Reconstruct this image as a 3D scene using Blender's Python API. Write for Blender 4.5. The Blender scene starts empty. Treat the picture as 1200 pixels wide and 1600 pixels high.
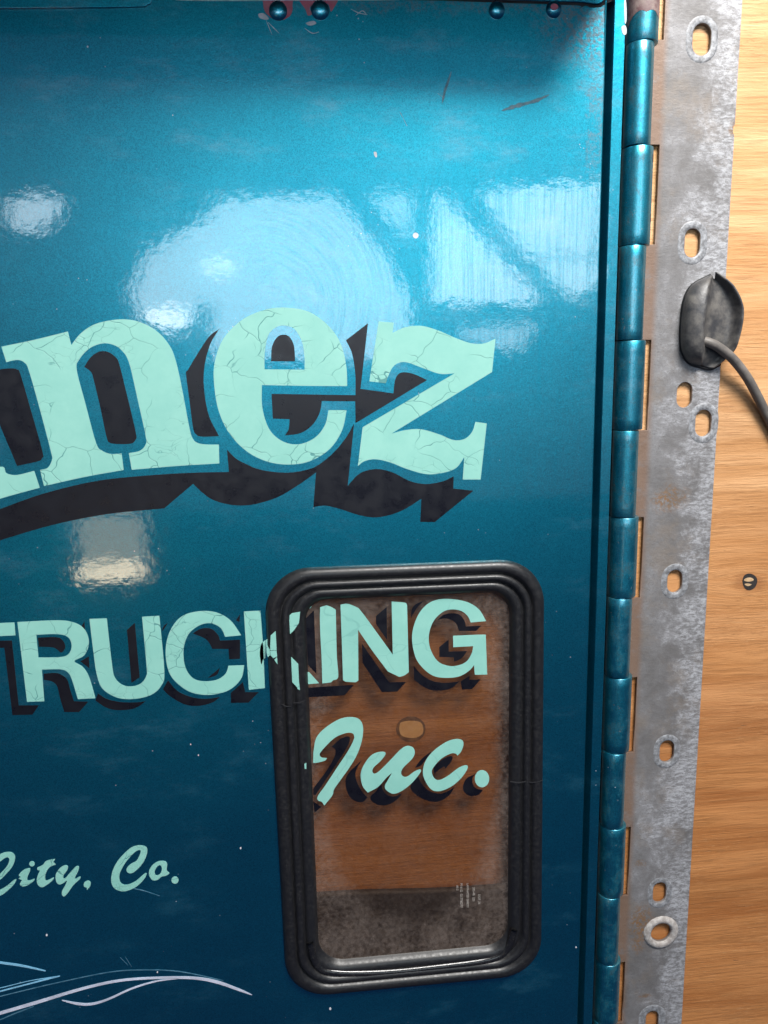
import bpy, math, random
from mathutils import Vector, Matrix
random.seed(7)
sc = bpy.context.scene
COL = sc.collection

# ------------------------------------------------------------------ camera
# World: X right along the door, Z up, Y into the door. Door skin front face is Y = 0.
W0, H0, F = 1200.0, 1600.0, 1150.0
dn = Vector((149, 6100, 1150)).normalized()            # door "down" as the lens sees it
rt = Vector((12800, -470, 1150)); rt = (rt - dn*rt.dot(dn)).normalized()
nn = rt.cross(dn).normalized()                          # into the door
def c2w(v): return Vector((v.dot(rt), v.dot(nn), -v.dot(dn)))
CAMD = 0.56
fw = c2w(Vector((0, 0, 1)))
CAM = -fw*CAMD + Vector((0, 0, 1.25))
cd = bpy.data.cameras.new('camera'); cam = bpy.data.objects.new('camera', cd); COL.objects.link(cam)
cx, cy, cz = c2w(Vector((1,0,0))), c2w(Vector((0,-1,0))), c2w(Vector((0,0,-1)))
m = Matrix.Identity(4)
for i, a in enumerate((cx, cy, cz)):
    for j in range(3): m[j][i] = a[j]
m.translation = CAM
cam.matrix_world = m
cd.sensor_fit = 'VERTICAL'; cd.sensor_height = 36; cd.lens = F/H0*36
cd.clip_start = 0.01; cd.clip_end = 100
sc.camera = cam

def at(x, y, Y=0.0):
    "point of the plane at depth Y behind the photograph's pixel"
    r = c2w(Vector((x-W0/2, y-H0/2, F)))
    return CAM + r*((Y-CAM.y)/r.y)
def mirror(x, y, L):
    "where the ray reflected by the flat door skin meets the plane Y = -L"
    p = at(x, y); r = p-CAM; r.y = -r.y
    return p + r*((-L-p.y)/r.y)

# ------------------------------------------------------------------ node helpers
class NT:
    def __init__(s, tree): s.t = tree; s.n = tree.nodes; s.l = tree.links
    def new(s, kind, **k):
        n = s.n.new(kind)
        for a, b in k.items(): setattr(n, a, b)
        return n
    def put(s, sock, v):
        if isinstance(v, bpy.types.NodeSocket): s.l.new(v, sock)
        elif v is not None: sock.default_value = v
    def math(s, op, a, b=None, c=None, clamp=False):
        n = s.new('ShaderNodeMath', operation=op, use_clamp=clamp)
        s.put(n.inputs[0], a)
        if b is not None: s.put(n.inputs[1], b)
        if c is not None: s.put(n.inputs[2], c)
        return n.outputs[0]
    def map(s, v, a, b, c=0.0, d=1.0, smooth=True):
        n = s.new('ShaderNodeMapRange', interpolation_type='SMOOTHSTEP' if smooth else 'LINEAR')
        for i, q in enumerate((v, a, b, c, d)): s.put(n.inputs[i], q)
        return n.outputs[0]
    def mix(s, f, a, b, blend='MIX'):
        n = s.new('ShaderNodeMix', data_type='RGBA', blend_type=blend)
        s.put(n.inputs[0], f); s.put(n.inputs[6], a); s.put(n.inputs[7], b)
        return n.outputs[2]
    def coords(s, scale=(1,1,1), loc=(0,0,0), rot=(0,0,0)):
        tc = s.new('ShaderNodeTexCoord'); mp = s.new('ShaderNodeMapping')
        s.l.new(tc.outputs['Object'], mp.inputs[0])
        mp.inputs[1].default_value = loc; mp.inputs[2].default_value = rot; mp.inputs[3].default_value = scale
        return mp.outputs[0]
    def noise(s, v, scale, detail=4, rough=.55, dist=0):
        n = s.new('ShaderNodeTexNoise'); s.put(n.inputs['Vector'], v); n.inputs['Scale'].default_value = scale
        n.inputs['Detail'].default_value = detail; n.inputs['Roughness'].default_value = rough
        n.inputs['Distortion'].default_value = dist
        return n.outputs[0]
    def voro(s, v, scale, feature='F1', out='Distance', rnd=1):
        n = s.new('ShaderNodeTexVoronoi', feature=feature); s.put(n.inputs['Vector'], v)
        n.inputs['Scale'].default_value = scale; n.inputs['Randomness'].default_value = rnd
        return n.outputs[out]
    def warp(s, v, scale, amt, detail=3):
        n = s.new('ShaderNodeTexNoise'); s.put(n.inputs['Vector'], v); n.inputs['Scale'].default_value = scale
        n.inputs['Detail'].default_value = detail
        a = s.new('ShaderNodeVectorMath', operation='SUBTRACT'); s.l.new(n.outputs[1], a.inputs[0]); a.inputs[1].default_value = (.5,.5,.5)
        b = s.new('ShaderNodeVectorMath', operation='SCALE'); s.l.new(a.outputs[0], b.inputs[0]); b.inputs[3].default_value = amt
        c = s.new('ShaderNodeVectorMath', operation='ADD'); s.put(c.inputs[0], v); s.l.new(b.outputs[0], c.inputs[1])
        return c.outputs[0]
    def bump(s, h, dist, strength=1.0, normal=None):
        n = s.new('ShaderNodeBump'); s.put(n.inputs['Height'], h); n.inputs['Distance'].default_value = dist
        n.inputs['Strength'].default_value = strength
        if normal is not None: s.l.new(normal, n.inputs['Normal'])
        return n.outputs[0]
    def blob(s, cen, rad, soft=.35, warp=.25, wscale=60):
        "an irregular stain round a point of the surface (object space)"
        v = s.coords()
        v = s.warp(v, wscale, max(rad)*warp*2)
        sub = s.new('ShaderNodeVectorMath', operation='SUBTRACT'); s.put(sub.inputs[0], v); sub.inputs[1].default_value = cen
        mul = s.new('ShaderNodeVectorMath', operation='MULTIPLY'); s.l.new(sub.outputs[0], mul.inputs[0])
        mul.inputs[1].default_value = (1/rad[0], 0, 1/rad[1])
        ln = s.new('ShaderNodeVectorMath', operation='LENGTH'); s.l.new(mul.outputs[0], ln.inputs[0])
        return s.map(ln.outputs['Value'], 1+soft, 1-soft)
def material(name):
    mt = bpy.data.materials.new(name); mt.use_nodes = True
    t = NT(mt.node_tree); t.n.clear()
    out = t.new('ShaderNodeOutputMaterial'); b = t.new('ShaderNodeBsdfPrincipled'); t.l.new(b.outputs[0], out.inputs[0])
    return mt, t, b, out
def rgb(r, g, b): return (r, g, b, 1)

# ------------------------------------------------------------------ world and lamps
sc.view_settings.view_transform = 'Standard'; sc.view_settings.look = 'None'
sc.view_settings.exposure = 0; sc.view_settings.gamma = 1
w = bpy.data.worlds.new('World'); sc.world = w; w.use_nodes = True
t = NT(w.node_tree); t.n.clear()
wo = t.new('ShaderNodeOutputWorld'); bg = t.new('ShaderNodeBackground'); t.l.new(bg.outputs[0], wo.inputs[0])
tc = t.new('ShaderNodeTexCoord'); sx = t.new('ShaderNodeSeparateXYZ'); t.l.new(tc.outputs['Generated'], sx.inputs[0])
rp = t.new('ShaderNodeValToRGB'); t.l.new(t.map(sx.outputs[2], -1, 1, 0, 1, smooth=False), rp.inputs[0])
cr = rp.color_ramp
cr.elements[0].position = 0; cr.elements[0].color = rgb(.015, .025, .07)
cr.elements[1].position = 1; cr.elements[1].color = rgb(.16, .17, .19)
for p, c in ((.25, (.016,.028,.085)), (.42, (.024,.043,.11)), (.50, (.09,.13,.19)), (.58, (.16,.22,.30)), (.66, (.06,.085,.16)), (.75, (.04,.05,.08))):
    e = cr.elements.new(p); e.color = rgb(*c)
t.l.new(rp.outputs[0], bg.inputs[0]); bg.inputs[1].default_value = 1.0

LD = 3.2                                               # the open side of the shed, metres in front of the door
def lamp(name, cen, size, aim, energy, color=(1,1,1), spread=180):
    l = bpy.data.lights.new(name, 'AREA'); l.shape = 'RECTANGLE'; l.size, l.size_y = size
    l.energy = energy; l.color = color; l.spread = math.radians(spread)
    o = bpy.data.objects.new(name, l); COL.objects.link(o); o.location = cen
    o.rotation_euler = (Vector(aim)-Vector(cen)).to_track_quat('-Z', 'Y').to_euler()
    return o
def gobo(l, polys, base, tint, soft=.007, warm=None):
    "light let through only the openings: each is a convex polygon given on the lamp's own plane"
    l.use_nodes = True; t = NT(l.node_tree); t.n.clear()
    out = t.new('ShaderNodeOutputLight'); em = t.new('ShaderNodeEmission'); t.l.new(em.outputs[0], out.inputs[0])
    g = t.new('ShaderNodeNewGeometry')
    v = t.warp(g.outputs['Position'], 9, .03)
    tot = None
    for pts, val in polys:
        pts = [mirror(x, y, LD) for x, y in pts]
        cxx = sum(p.x for p in pts)/len(pts); czz = sum(p.z for p in pts)/len(pts)
        mn = None
        for i in range(len(pts)):
            a, b = pts[i], pts[(i+1) % len(pts)]
            n = Vector((a.z-b.z, 0, b.x-a.x)).normalized()
            if n.x*(cxx-a.x)+n.z*(czz-a.z) < 0: n = -n
            d = t.new('ShaderNodeVectorMath', operation='DOT_PRODUCT'); t.l.new(v, d.inputs[0]); d.inputs[1].default_value = n
            q = t.math('SUBTRACT', d.outputs['Value'], n.x*a.x+n.z*a.z)
            mn = q if mn is None else t.math('MINIMUM', mn, q)
        k = t.math('MULTIPLY', t.map(mn, -soft, soft), val)
        tot = k if tot is None else t.math('MAXIMUM', tot, k)
    s = t.new('ShaderNodeSeparateXYZ'); t.l.new(g.outputs['Position'], s.inputs[0])
    bz = t.map(s.outputs[2], base[0], base[1], base[2], base[3])
    bz = t.math('MULTIPLY', bz, t.map(s.outputs[0], mirror(-100,300,LD).x, mirror(900,300,LD).x, .45, 1.25))
    tot = t.math('ADD', tot, bz)
    em.inputs[0].default_value = rgb(*tint); t.l.new(tot, em.inputs[1])
def rect_from_px(x0, y0, x1, y1):
    a, b = mirror(x0, y0, LD), mirror(x1, y1, LD)
    return ((a+b)/2, (abs(a.x-b.x), abs(a.z-b.z)))
cen, size = rect_from_px(-120, 95, 1250, 760)
o = lamp('sky_opening', cen, size, cen+Vector((0, 1, 0)), math.pi*size[0]*size[1], (.80, .92, 1.0))
za, zb = mirror(600, 620, LD).z, mirror(600, 330, LD).z
gobo(o.data, [
    ([(338,312),(520,306),(600,395),(640,465),(640,560),(330,560),(330,420)], 4.6),
    ([(200,462),(232,395),(335,330),(420,420),(330,470),(272,524)], 4.6),
    ([(572,308),(642,303),(642,378)], 3.9),
    ([(678,296),(842,462),(838,476),(674,472)], 6.0),
    ([(748,300),(938,284),(938,398),(820,402)], 5.8),
    ([(835,405),(938,405),(938,440),(905,468),(880,455)], 5.8),
    ([(708,516),(842,503),(812,548),(740,538)], 3.4),
    ([(8,318),(40,306),(96,308),(92,340),(50,366),(18,355)], 5.2),
    ([(210,486),(300,478),(302,500),(272,524)], 7.9),
    ([(316,404),(368,402),(366,430),(320,432)], 8.5),
], (za, zb, .15, .22), (1, 1, 1))
# sunlit patch of yard low down, warm
cen, size = rect_from_px(118, 790, 232, 905)
lamp('sunlit_patch', cen, size, cen+Vector((0, 1, 0)), math.pi*size[0]*size[1]*2.2, (1.0, .82, .55))
cen, size = rect_from_px(122, 880, 226, 902)
lamp('sunlit_edge', cen+Vector((0,.02,0)), size, cen+Vector((0, 1, 0)), math.pi*size[0]*size[1]*7, (1.0, .80, .52))
cen, size = rect_from_px(228, 484, 290, 508)
lamp('sunlit_wall', cen+Vector((0,.02,0)), size, cen+Vector((0, 1, 0)), math.pi*size[0]*size[1]*3.5, (1.0, .80, .58))
# daylight from above and in front
lamp('roof_daylight', (.42, -1.0, 2.58), (.70, .55), (.15, 0, 1.4), 71, (1, .975, .94))

# ------------------------------------------------------------------ materials
def teal(name, dirt=True, rough=.345, coat_r=0.0, wear=0.0):
    mt, t, b, out = material(name)
    v = t.coords()
    flake = t.voro(v, 1700, out='Color'); fx = t.new('ShaderNodeSeparateColor'); t.l.new(flake, fx.inputs[0])
    big = t.noise(v, 7, 3)
    col = t.mix(t.map(big, .3, .7), rgb(.008,.235,.335), rgb(.011,.28,.385))
    fl = t.mix(t.map(fx.outputs[0], .0, 1, 0, 1, False), rgb(.78,.78,.78), rgb(1.22,1.22,1.22))
    col = t.mix(1.0, col, fl, 'MULTIPLY')
    # fine dust specks
    sp = t.voro(v, 170); sm = t.math('MULTIPLY', t.map(sp, .10, .04), t.map(t.noise(v, 25, 3), .56, .64))
    hz = t.noise(t.coords(scale=(1, 1, 2.6), rot=(0, .35, 0)), 16, 6, .7)
    haze = t.math('MULTIPLY', t.map(hz, .48, .80, 0, .20), t.map(t.noise(t.coords(loc=(1,0,7)), 6, 3), .40, .60))
    fac = t.math('MAXIMUM', sm, haze)
    dcol = rgb(.42,.47,.52)
    metal = .97
    if dirt:
        p = at(930, 20); s1 = t.blob((p.x, 0, p.z), (.034, .030), .6, .4, 90)
        p = at(760, 6); s2 = t.math('MULTIPLY', t.blob((p.x, 0, p.z), (.11, .005), .7, .12, 90), .6)
        p = at(940, 100); s3 = t.math('MULTIPLY', t.blob((p.x, 0, p.z), (.006, .07), .9, .4, 120), .8)
        grain = t.map(t.noise(v, 380, 5, .75), .42, .60)
        d = t.math('MULTIPLY', t.math('MAXIMUM', t.math('MAXIMUM', s1, s2), s3), grain)
        col = t.mix(t.math('MULTIPLY', d, .75), col, rgb(.10,.11,.12))
        fac = t.math('MAXIMUM', fac, t.math('MULTIPLY', d, .12))
        b_m = t.math('SUBTRACT', metal, t.math('MULTIPLY', t.math('MAXIMUM', fac, d), .8))
    else:
        b_m = t.math('SUBTRACT', metal, t.math('MULTIPLY', fac, .8))
    col = t.mix(fac, col, dcol)
    if wear:
        gm = t.math('MULTIPLY', t.map(t.noise(t.coords(loc=(3,3,3), scale=(1,1,.6)), 75, 7, .75), .47, .66), wear)
        col = t.mix(gm, col, rgb(.035,.045,.05))
        wm = t.math('MULTIPLY', t.map(t.noise(t.coords(loc=(8,1,2)), 210, 5, .7), .64, .70), wear)
        col = t.mix(wm, col, rgb(.20,.17,.15))
        b_m = t.math('SUBTRACT', b_m, t.math('MULTIPLY', t.math('MAXIMUM', gm, wm), .7))
    t.put(b.inputs['Base Color'], col); t.put(b.inputs['Metallic'], b_m)
    b.inputs['Roughness'].default_value = rough
    peel = t.noise(v, 330, 2, .5)
    nb = t.bump(t.noise(v, 1500, 1), .00012, .4, t.bump(peel, .00012, .6))
    t.put(b.inputs['Normal'], nb)
    # clear coat: orange peel, polishing streaks
    st = t.noise(t.coords(scale=(30, 1, .8)), 60, 3, .7)
    sw = t.noise(t.warp(t.coords(scale=(1.2, 1, 14), rot=(0,.9,0)), 3, .6), 45, 3, .7)
    hgt = t.math('ADD', t.noise(v, 150, 3, .5), t.math('MULTIPLY', t.math('ADD', st, sw), .09))
    t.put(b.inputs['Coat Normal'], t.bump(hgt, .00016, .30))
    q0 = at(415, 475)
    sub = t.new('ShaderNodeVectorMath', operation='SUBTRACT'); t.put(sub.inputs[0], v); sub.inputs[1].default_value = (q0.x, 0, q0.z)
    ln = t.new('ShaderNodeVectorMath', operation='LENGTH'); t.l.new(sub.outputs[0], ln.inputs[0])
    xx = t.new('ShaderNodeSeparateXYZ'); t.l.new(sub.outputs[0], xx.inputs[0])
    an = t.math('ARCTAN2', xx.outputs[2], xx.outputs[0])
    cv = t.new('ShaderNodeCombineXYZ'); t.put(cv.inputs[0], t.math('MULTIPLY', ln.outputs['Value'], 520)); t.put(cv.inputs[1], t.math('MULTIPLY', an, 1.6))
    rings = t.noise(cv.outputs[0], 1.0, 3, .7)
    stv = t.noise(t.coords(scale=(40, 1, .9)), 16, 3, .7)
    pick = t.map(xx.outputs[0], .095, .115)
    near = t.map(xx.outputs[0], -.03, .03)
    lines = t.mix(pick, t.mix(t.math('MULTIPLY', near, .55), rgb(.52,.52,.52), rings), stv)
    t.put(b.inputs['Coat Weight'], t.map(lines, .38, .54, .58, 1.0, False)); b.inputs['Coat IOR'].default_value = 1.78
    t.put(b.inputs['Coat Roughness'], t.map(t.math('ADD', st, t.noise(v, 40, 4)), .7, 1.4, .02+coat_r, .09+coat_r))
    return mt
M = {}
M['teal'] = teal('teal_metallic_paint')
M['teal_clean'] = teal('teal_metallic_paint_edge', False, .36)
M['knuckle'] = teal('worn_teal_hinge_paint', False, .42, .20, .75)
def mint_mat(name, cracks=1.0, scale=1.0):
    mt, t, b, out = material(name)
    v = t.coords()
    wv = t.warp(t.coords(scale=(1, 1, 1.25)), 42, .018, 2)
    e = t.voro(wv, 36*scale, 'DISTANCE_TO_EDGE')
    gate = t.map(t.noise(v, 22, 2), .43, .53)
    wv2 = t.warp(t.coords(scale=(1, 1, 1.6), loc=(3, 1, 2)), 70, .012, 2)
    e2 = t.voro(wv2, 78*scale, 'DISTANCE_TO_EDGE')
    gate2 = t.map(t.noise(t.coords(loc=(5, 0, 1)), 23, 2), .56, .62)
    c1 = t.math('MULTIPLY', t.map(e, .010, .003), gate)
    c2 = t.math('MULTIPLY', t.math('MULTIPLY', t.map(e2, .014, .005), gate2), .6)
    ck = t.math('MULTIPLY', t.math('MAXIMUM', c1, c2), cracks)
    base = t.mix(t.map(t.noise(v, 28, 5, .7), .3, .75), rgb(.205,.455,.395), rgb(.245,.505,.435))
    specks = t.map(t.voro(v, 190), .05, .02)
    t.put(b.inputs['Base Color'], t.mix(t.math('MULTIPLY', ck, .8), base, rgb(.05,.19,.19)))
    t.put(b.inputs['Roughness'], t.map(t.noise(v, 90, 3), .3, .7, .30, .48))
    b.inputs['Specular IOR Level'].default_value = .35
    t.put(b.inputs['Normal'], t.bump(t.math('SUBTRACT', t.math('MULTIPLY', t.noise(v, 260, 3), .25), ck), .0002, .7))
    return mt
M['mint'] = mint_mat('mint_sign_paint')
M['mint_plain'] = mint_mat('mint_sign_paint_fresh', .25, .5)
def simple(name, col, rough=.5, metal=0, noise=None, bump=None, spec=.5, col2=None, nscale=40, coat=0):
    mt, t, b, out = material(name)
    v = t.coords()
    c2 = col2 or tuple(min(1, c*1.5+.01) for c in col)
    t.put(b.inputs['Base Color'], t.mix(t.map(t.noise(v, nscale, 6, .7), .35, .75), rgb(*col), rgb(*c2)))
    t.put(b.inputs['Roughness'], t.map(t.noise(v, nscale*2, 4), .3, .7, max(.02, rough-.1), rough+.1))
    b.inputs['Metallic'].default_value = metal; b.inputs['Specular IOR Level'].default_value = spec
    b.inputs['Coat Weight'].default_value = coat; b.inputs['Coat Roughness'].default_value = .06
    if bump: t.put(b.inputs['Normal'], t.bump(t.noise(v, bump[0], 4, .65), bump[1], .8))
    return mt
M['black'] = simple('black_sign_paint', (.004,.004,.007), .34, bump=(400,.00006), col2=(.006,.006,.009), spec=.4)
M['grey'] = simple('grey_pinstripe_paint', (.40,.42,.50), .4)
M['bluegrey'] = simple('blue_pinstripe_paint', (.16,.36,.50), .4)
M['faint'] = simple('worn_pinstripe_paint', (.03,.10,.15), .4, col2=(.10,.22,.30), nscale=150)
M['primer'] = simple('burgundy_primer', (.42,.06,.11), .5, bump=(300,.0002), col2=(.36,.15,.17), nscale=110)
M['chip'] = simple('bare_chip', (.42,.44,.46), .5)
M['scuff'] = simple('scuff_mark', (.07,.22,.28), .5, col2=(.26,.38,.42), nscale=300)
M['ledge'] = simple('dull_navy_shade_ledge', (.008,.018,.04), .85, spec=.1, col2=(.012,.026,.05))
M['gap'] = simple('dark_gap', (.006,.006,.008), .8)
M['trimdark'] = simple('inner_trim', (.020,.014,.009), .7, bump=(200,.0002), col2=(.035,.025,.018))
M['etch'] = simple('etched_glass_marking', (.34,.31,.28), .7)

def rubber(name, dust=.5, gloss=.42):
    mt, t, b, out = material(name)
    v = t.coords()
    n = t.noise(v, 330, 5, .7); n2 = t.noise(t.coords(loc=(2,0,4)), 260, 4, .7)
    d = t.math('MULTIPLY', t.map(n, .45, .80), dust)
    col = t.mix(d, rgb(.009,.009,.010), rgb(.12,.108,.094))
    col = t.mix(t.map(n2, .68, .76, 0, .4), col, rgb(.15,.14,.13))
    t.put(b.inputs['Base Color'], col)
    t.put(b.inputs['Roughness'], t.map(n, .3, .7, gloss-.07, gloss+.1))
    t.put(b.inputs['Normal'], t.bump(t.math('ADD', n, t.math('MULTIPLY', n2, .3)), .00004, .6))
    return mt
M['rubber'] = rubber('weathered_rubber', .10, .40)
M['rubber_dusty'] = rubber('dusty_rubber', .95, .55)
M['cable'] = simple('dusty_cable_rubber', (.085,.077,.070), .6, bump=(300,.0002), col2=(.17,.15,.135), nscale=60)
M['cup'] = simple('weathered_cup_rubber', (.035,.035,.038), .5, bump=(220,.0004), col2=(.13,.12,.108), nscale=75)
M['lip'] = rubber('glossy_rubber', .15, .20)

# galvanised hinge plate
mt, t, b, out = material('galvanised_steel'); M['plate'] = mt
v = t.coords()
n1 = t.noise(t.warp(v, 30, .02), 26, 7, .72); n2 = t.noise(t.warp(t.coords(scale=(.7,1,1.7), rot=(0,.25,0)), 40, .01), 250, 7, .78)
pl, pr = at(1031, 300, .016), at(1140, 300, .016)
sx = t.new('ShaderNodeSeparateXYZ'); t.l.new(v, sx.inputs[0])
acr = t.map(sx.outputs[0], pl.x, pr.x)
col = t.mix(t.map(n1, .32, .68), rgb(.135,.128,.125), rgb(.235,.23,.235))
white = t.math('MULTIPLY', t.map(n2, .40, .62), t.map(t.math('ADD', n1, t.math('MULTIPLY', acr, .22)), .54, .74))
col = t.mix(t.math('MULTIPLY', white, .85), col, rgb(.45,.455,.475))
brown = t.map(t.noise(t.coords(loc=(9,2,5)), 24, 7, .75), .50, .68)
col = t.mix(t.math('MULTIPLY', brown, .6), col, rgb(.20,.165,.135))
dk = t.math('MULTIPLY', t.map(t.noise(t.coords(scale=(1,1,2.2), rot=(0,.5,0)), 420, 5, .75), .55, .66), t.map(n1, .40, .55))
col = t.mix(t.math('MULTIPLY', dk, .75), col, rgb(.10,.095,.09))
p = at(1018, 300, .016).x
edge = t.math('MULTIPLY', t.map(sx.outputs[0], p+.010, p+.003), t.map(t.noise(v, 70, 5, .7), .20, .50))
col = t.mix(t.math('MULTIPLY', edge, .85), col, rgb(.19,.115,.075))
rust = None
for (x, y, ru, rv) in ((1146,203,.003,.004),(1000,1350,.005,.003),(1022,1440,.003,.003),(1001,1440,.010,.016),(998,1470,.006,.012),(1008,1556,.005,.002),(1046,780,.013,.010)):
    q = at(x, y, .016); k = t.blob((q.x, 0, q.z), (ru, rv), .6, .5, 160)
    rust = k if rust is None else t.math('MAXIMUM', rust, k)
rc = t.mix(t.map(t.noise(v, 300, 4, .7), .4, .6), rgb(.22,.11,.04), rgb(.16,.12,.09))
col = t.mix(t.math('MULTIPLY', rust, t.map(t.noise(v, 420, 4, .7), .38, .56, 0, .9)), col, rc)
t.put(b.inputs['Base Color'], col)
t.put(b.inputs['Metallic'], .25)
t.put(b.inputs['Roughness'], t.map(n2, .3, .7, .42, .68))
t.put(b.inputs['Normal'], t.bump(t.math('ADD', n1, t.math('MULTIPLY', n2, .5)), .0006, .8))

# plywood
mt, t, b, out = material('plywood_veneer'); M['ply'] = mt
base = t.coords()
K = at(1171, 909, .0195)                                   # grain bends round the knot
sub = t.new('ShaderNodeVectorMath', operation='SUBTRACT'); t.l.new(base, sub.inputs[0]); sub.inputs[1].default_value = K
ss = t.new('ShaderNodeSeparateXYZ'); t.l.new(sub.outputs[0], ss.inputs[0])
rr = t.new('ShaderNodeVectorMath', operation='MULTIPLY'); t.l.new(sub.outputs[0], rr.inputs[0]); rr.inputs[1].default_value = (28, 0, 55)
ln = t.new('ShaderNodeVectorMath', operation='LENGTH'); t.l.new(rr.outputs[0], ln.inputs[0])
fall = t.math('POWER', 2.718, t.math('MULTIPLY', ln.outputs['Value'], -1))
push = t.math('MULTIPLY', t.math('MULTIPLY', fall, t.map(ss.outputs[2], -.004, .004, -1, 1)), -.018)
cb = t.new('ShaderNodeCombineXYZ'); t.put(cb.inputs[2], push)
ad = t.new('ShaderNodeVectorMath', operation='ADD'); t.l.new(base, ad.inputs[0]); t.l.new(cb.outputs[0], ad.inputs[1])
mp = t.new('ShaderNodeMapping'); t.l.new(ad.outputs[0], mp.inputs[0]); mp.inputs[3].default_value = (.09, 1, 1)
gv = t.warp(mp.outputs[0], 5, .03, 3)
g1 = t.noise(gv, 42, 9, .70, .4); 
mp2 = t.new('ShaderNodeMapping'); t.l.new(ad.outputs[0], mp2.inputs[0]); mp2.inputs[3].default_value = (.05, 1, 1)
g2 = t.noise(mp2.outputs[0], 520, 3, .6)
big = t.noise(t.coords(scale=(.4,1,1)), 9, 3, .5)
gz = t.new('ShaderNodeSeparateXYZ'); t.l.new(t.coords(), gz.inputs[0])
tone_falloff = t.map(t.math('ADD', gz.outputs[2], t.math('MULTIPLY', t.noise(t.coords(scale=(.3,1,1)), 12, 3), .12)), at(1150,1300,.0195).z+.06, at(1150,200,.0195).z+.06)  # veneer colour by height: own shift plus downward light falloff painted in
ca = t.mix(tone_falloff, rgb(.27,.092,.025), rgb(.54,.30,.13)); cb2 = t.mix(tone_falloff, rgb(.46,.20,.070), rgb(.72,.46,.245))
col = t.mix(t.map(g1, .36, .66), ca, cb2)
col = t.mix(t.map(big, .35, .70, 0, .55), col, rgb(.44,.19,.058))
col = t.mix(t.map(g2, .48, .70, 0, .45), col, rgb(.28,.13,.05))
band2 = t.noise(t.warp(t.coords(scale=(.16,1,1), loc=(2,0,8)), 6, .05, 3), 24, 7, .72, .8)
col = t.mix(t.math('MULTIPLY', t.map(band2, .50, .66), t.mix(tone_falloff, rgb(.55,.55,.55), rgb(.12,.12,.12))), col, rgb(.24,.095,.028))
g3 = t.noise(t.coords(scale=(.10,1,1), loc=(4,0,1)), 1100, 4, .75)
patch = t.map(t.noise(t.coords(scale=(.5,1,1), loc=(3,0,3)), 30, 4), .42, .60)
col = t.mix(t.math('MULTIPLY', t.map(g3, .52, .68, 0, .55), patch), col, rgb(.20,.09,.035))
col = t.mix(t.math('MULTIPLY', t.map(g3, .42, .32, 0, .28), patch), col, rgb(.70,.46,.25))
kb = t.blob(tuple(K), (.0125,.0075), .55, .3, 90)
col = t.mix(t.math('MULTIPLY', kb, .55), col, rgb(.23,.085,.03))
fib = t.math('MULTIPLY', t.map(t.noise(t.coords(scale=(.14,1,1), loc=(7,0,3)), 430, 3, .6), .68, .74), t.map(t.noise(v:=t.coords(), 26, 3), .54, .62))
col = t.mix(t.math('MULTIPLY', fib, .75), col, rgb(.10,.06,.035))
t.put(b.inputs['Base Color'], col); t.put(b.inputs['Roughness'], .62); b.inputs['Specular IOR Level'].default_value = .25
t.put(b.inputs['Normal'], t.bump(t.math('ADD', g1, t.math('ADD', t.math('MULTIPLY', g2, .6), t.math('MULTIPLY', g3, .4))), .0008, .9))
M['knot_dark'] = simple('knot_bark', (.012,.009,.008), .7, bump=(300,.0005))
M['knot_rim'] = simple('knot_rim', (.12,.055,.02), .7, col2=(.26,.13,.05), nscale=160)
M['knot_light'] = simple('knot_core', (.40,.27,.15), .6, nscale=200)
M['knot_mid'] = simple('knot_wood', (.62,.36,.15), .6, nscale=150, col2=(.72,.45,.20))

# window glass: bronze tint, dust film with reflection haze painted into it
mt, t, b, out = material('bronze_tinted_glass'); M['glass'] = mt
t.n.remove(b)
tr = t.new('ShaderNodeBsdfTransparent'); tr.inputs[0].default_value = rgb(.80,.75,.70)
gl = t.new('ShaderNodeBsdfGlossy'); gl.inputs[1].default_value = .04
df = t.new('ShaderNodeBsdfDiffuse')
v = t.coords()
fr = t.new('ShaderNodeLayerWeight'); fr.inputs[0].default_value = .5
frv = t.math('ADD', t.math('MULTIPLY', t.math('POWER', fr.outputs['Facing'], 5), .9), .035)
m1 = t.new('ShaderNodeMixShader'); t.l.new(frv, m1.inputs[0]); t.l.new(tr.outputs[0], m1.inputs[1]); t.l.new(gl.outputs[0], m1.inputs[2])
pz = at(640, 1480, .003).z
sz = t.new('ShaderNodeSeparateXYZ'); t.l.new(v, sz.inputs[0])
low = t.map(sz.outputs[2], pz+.045, pz-.005)
q = at(640, 1210, .003); ring = t.blob((q.x, 0, q.z), (.074, .140), .10, .05, 60)
ringd = t.math('SUBTRACT', 1.0, ring)
dn_ = t.math('MULTIPLY', t.math('ADD', t.noise(t.coords(scale=(1,1,.8), rot=(0,.5,0)), 38, 8, .72), t.noise(v, 260, 3, .6)), .5)
dust = t.math('MULTIPLY', t.map(dn_, .3, .75), t.math('ADD', .055, t.math('ADD', t.math('MULTIPLY', low, .035), t.math('MULTIPLY', ringd, .13))))
spk = t.map(t.voro(v, 190), .06, .03, 0, .5); spk = t.math('MULTIPLY', spk, t.map(t.noise(v, 33), .52, .6))
dust = t.math('MAXIMUM', dust, spk)
df.inputs[0].default_value = rgb(.42,.345,.305)
m2 = t.new('ShaderNodeMixShader'); t.l.new(dust, m2.inputs[0]); t.l.new(m1.outputs[0], m2.inputs[1]); t.l.new(df.outputs[0], m2.inputs[2])
t.l.new(m2.outputs[0], out.inputs[0])

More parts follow.
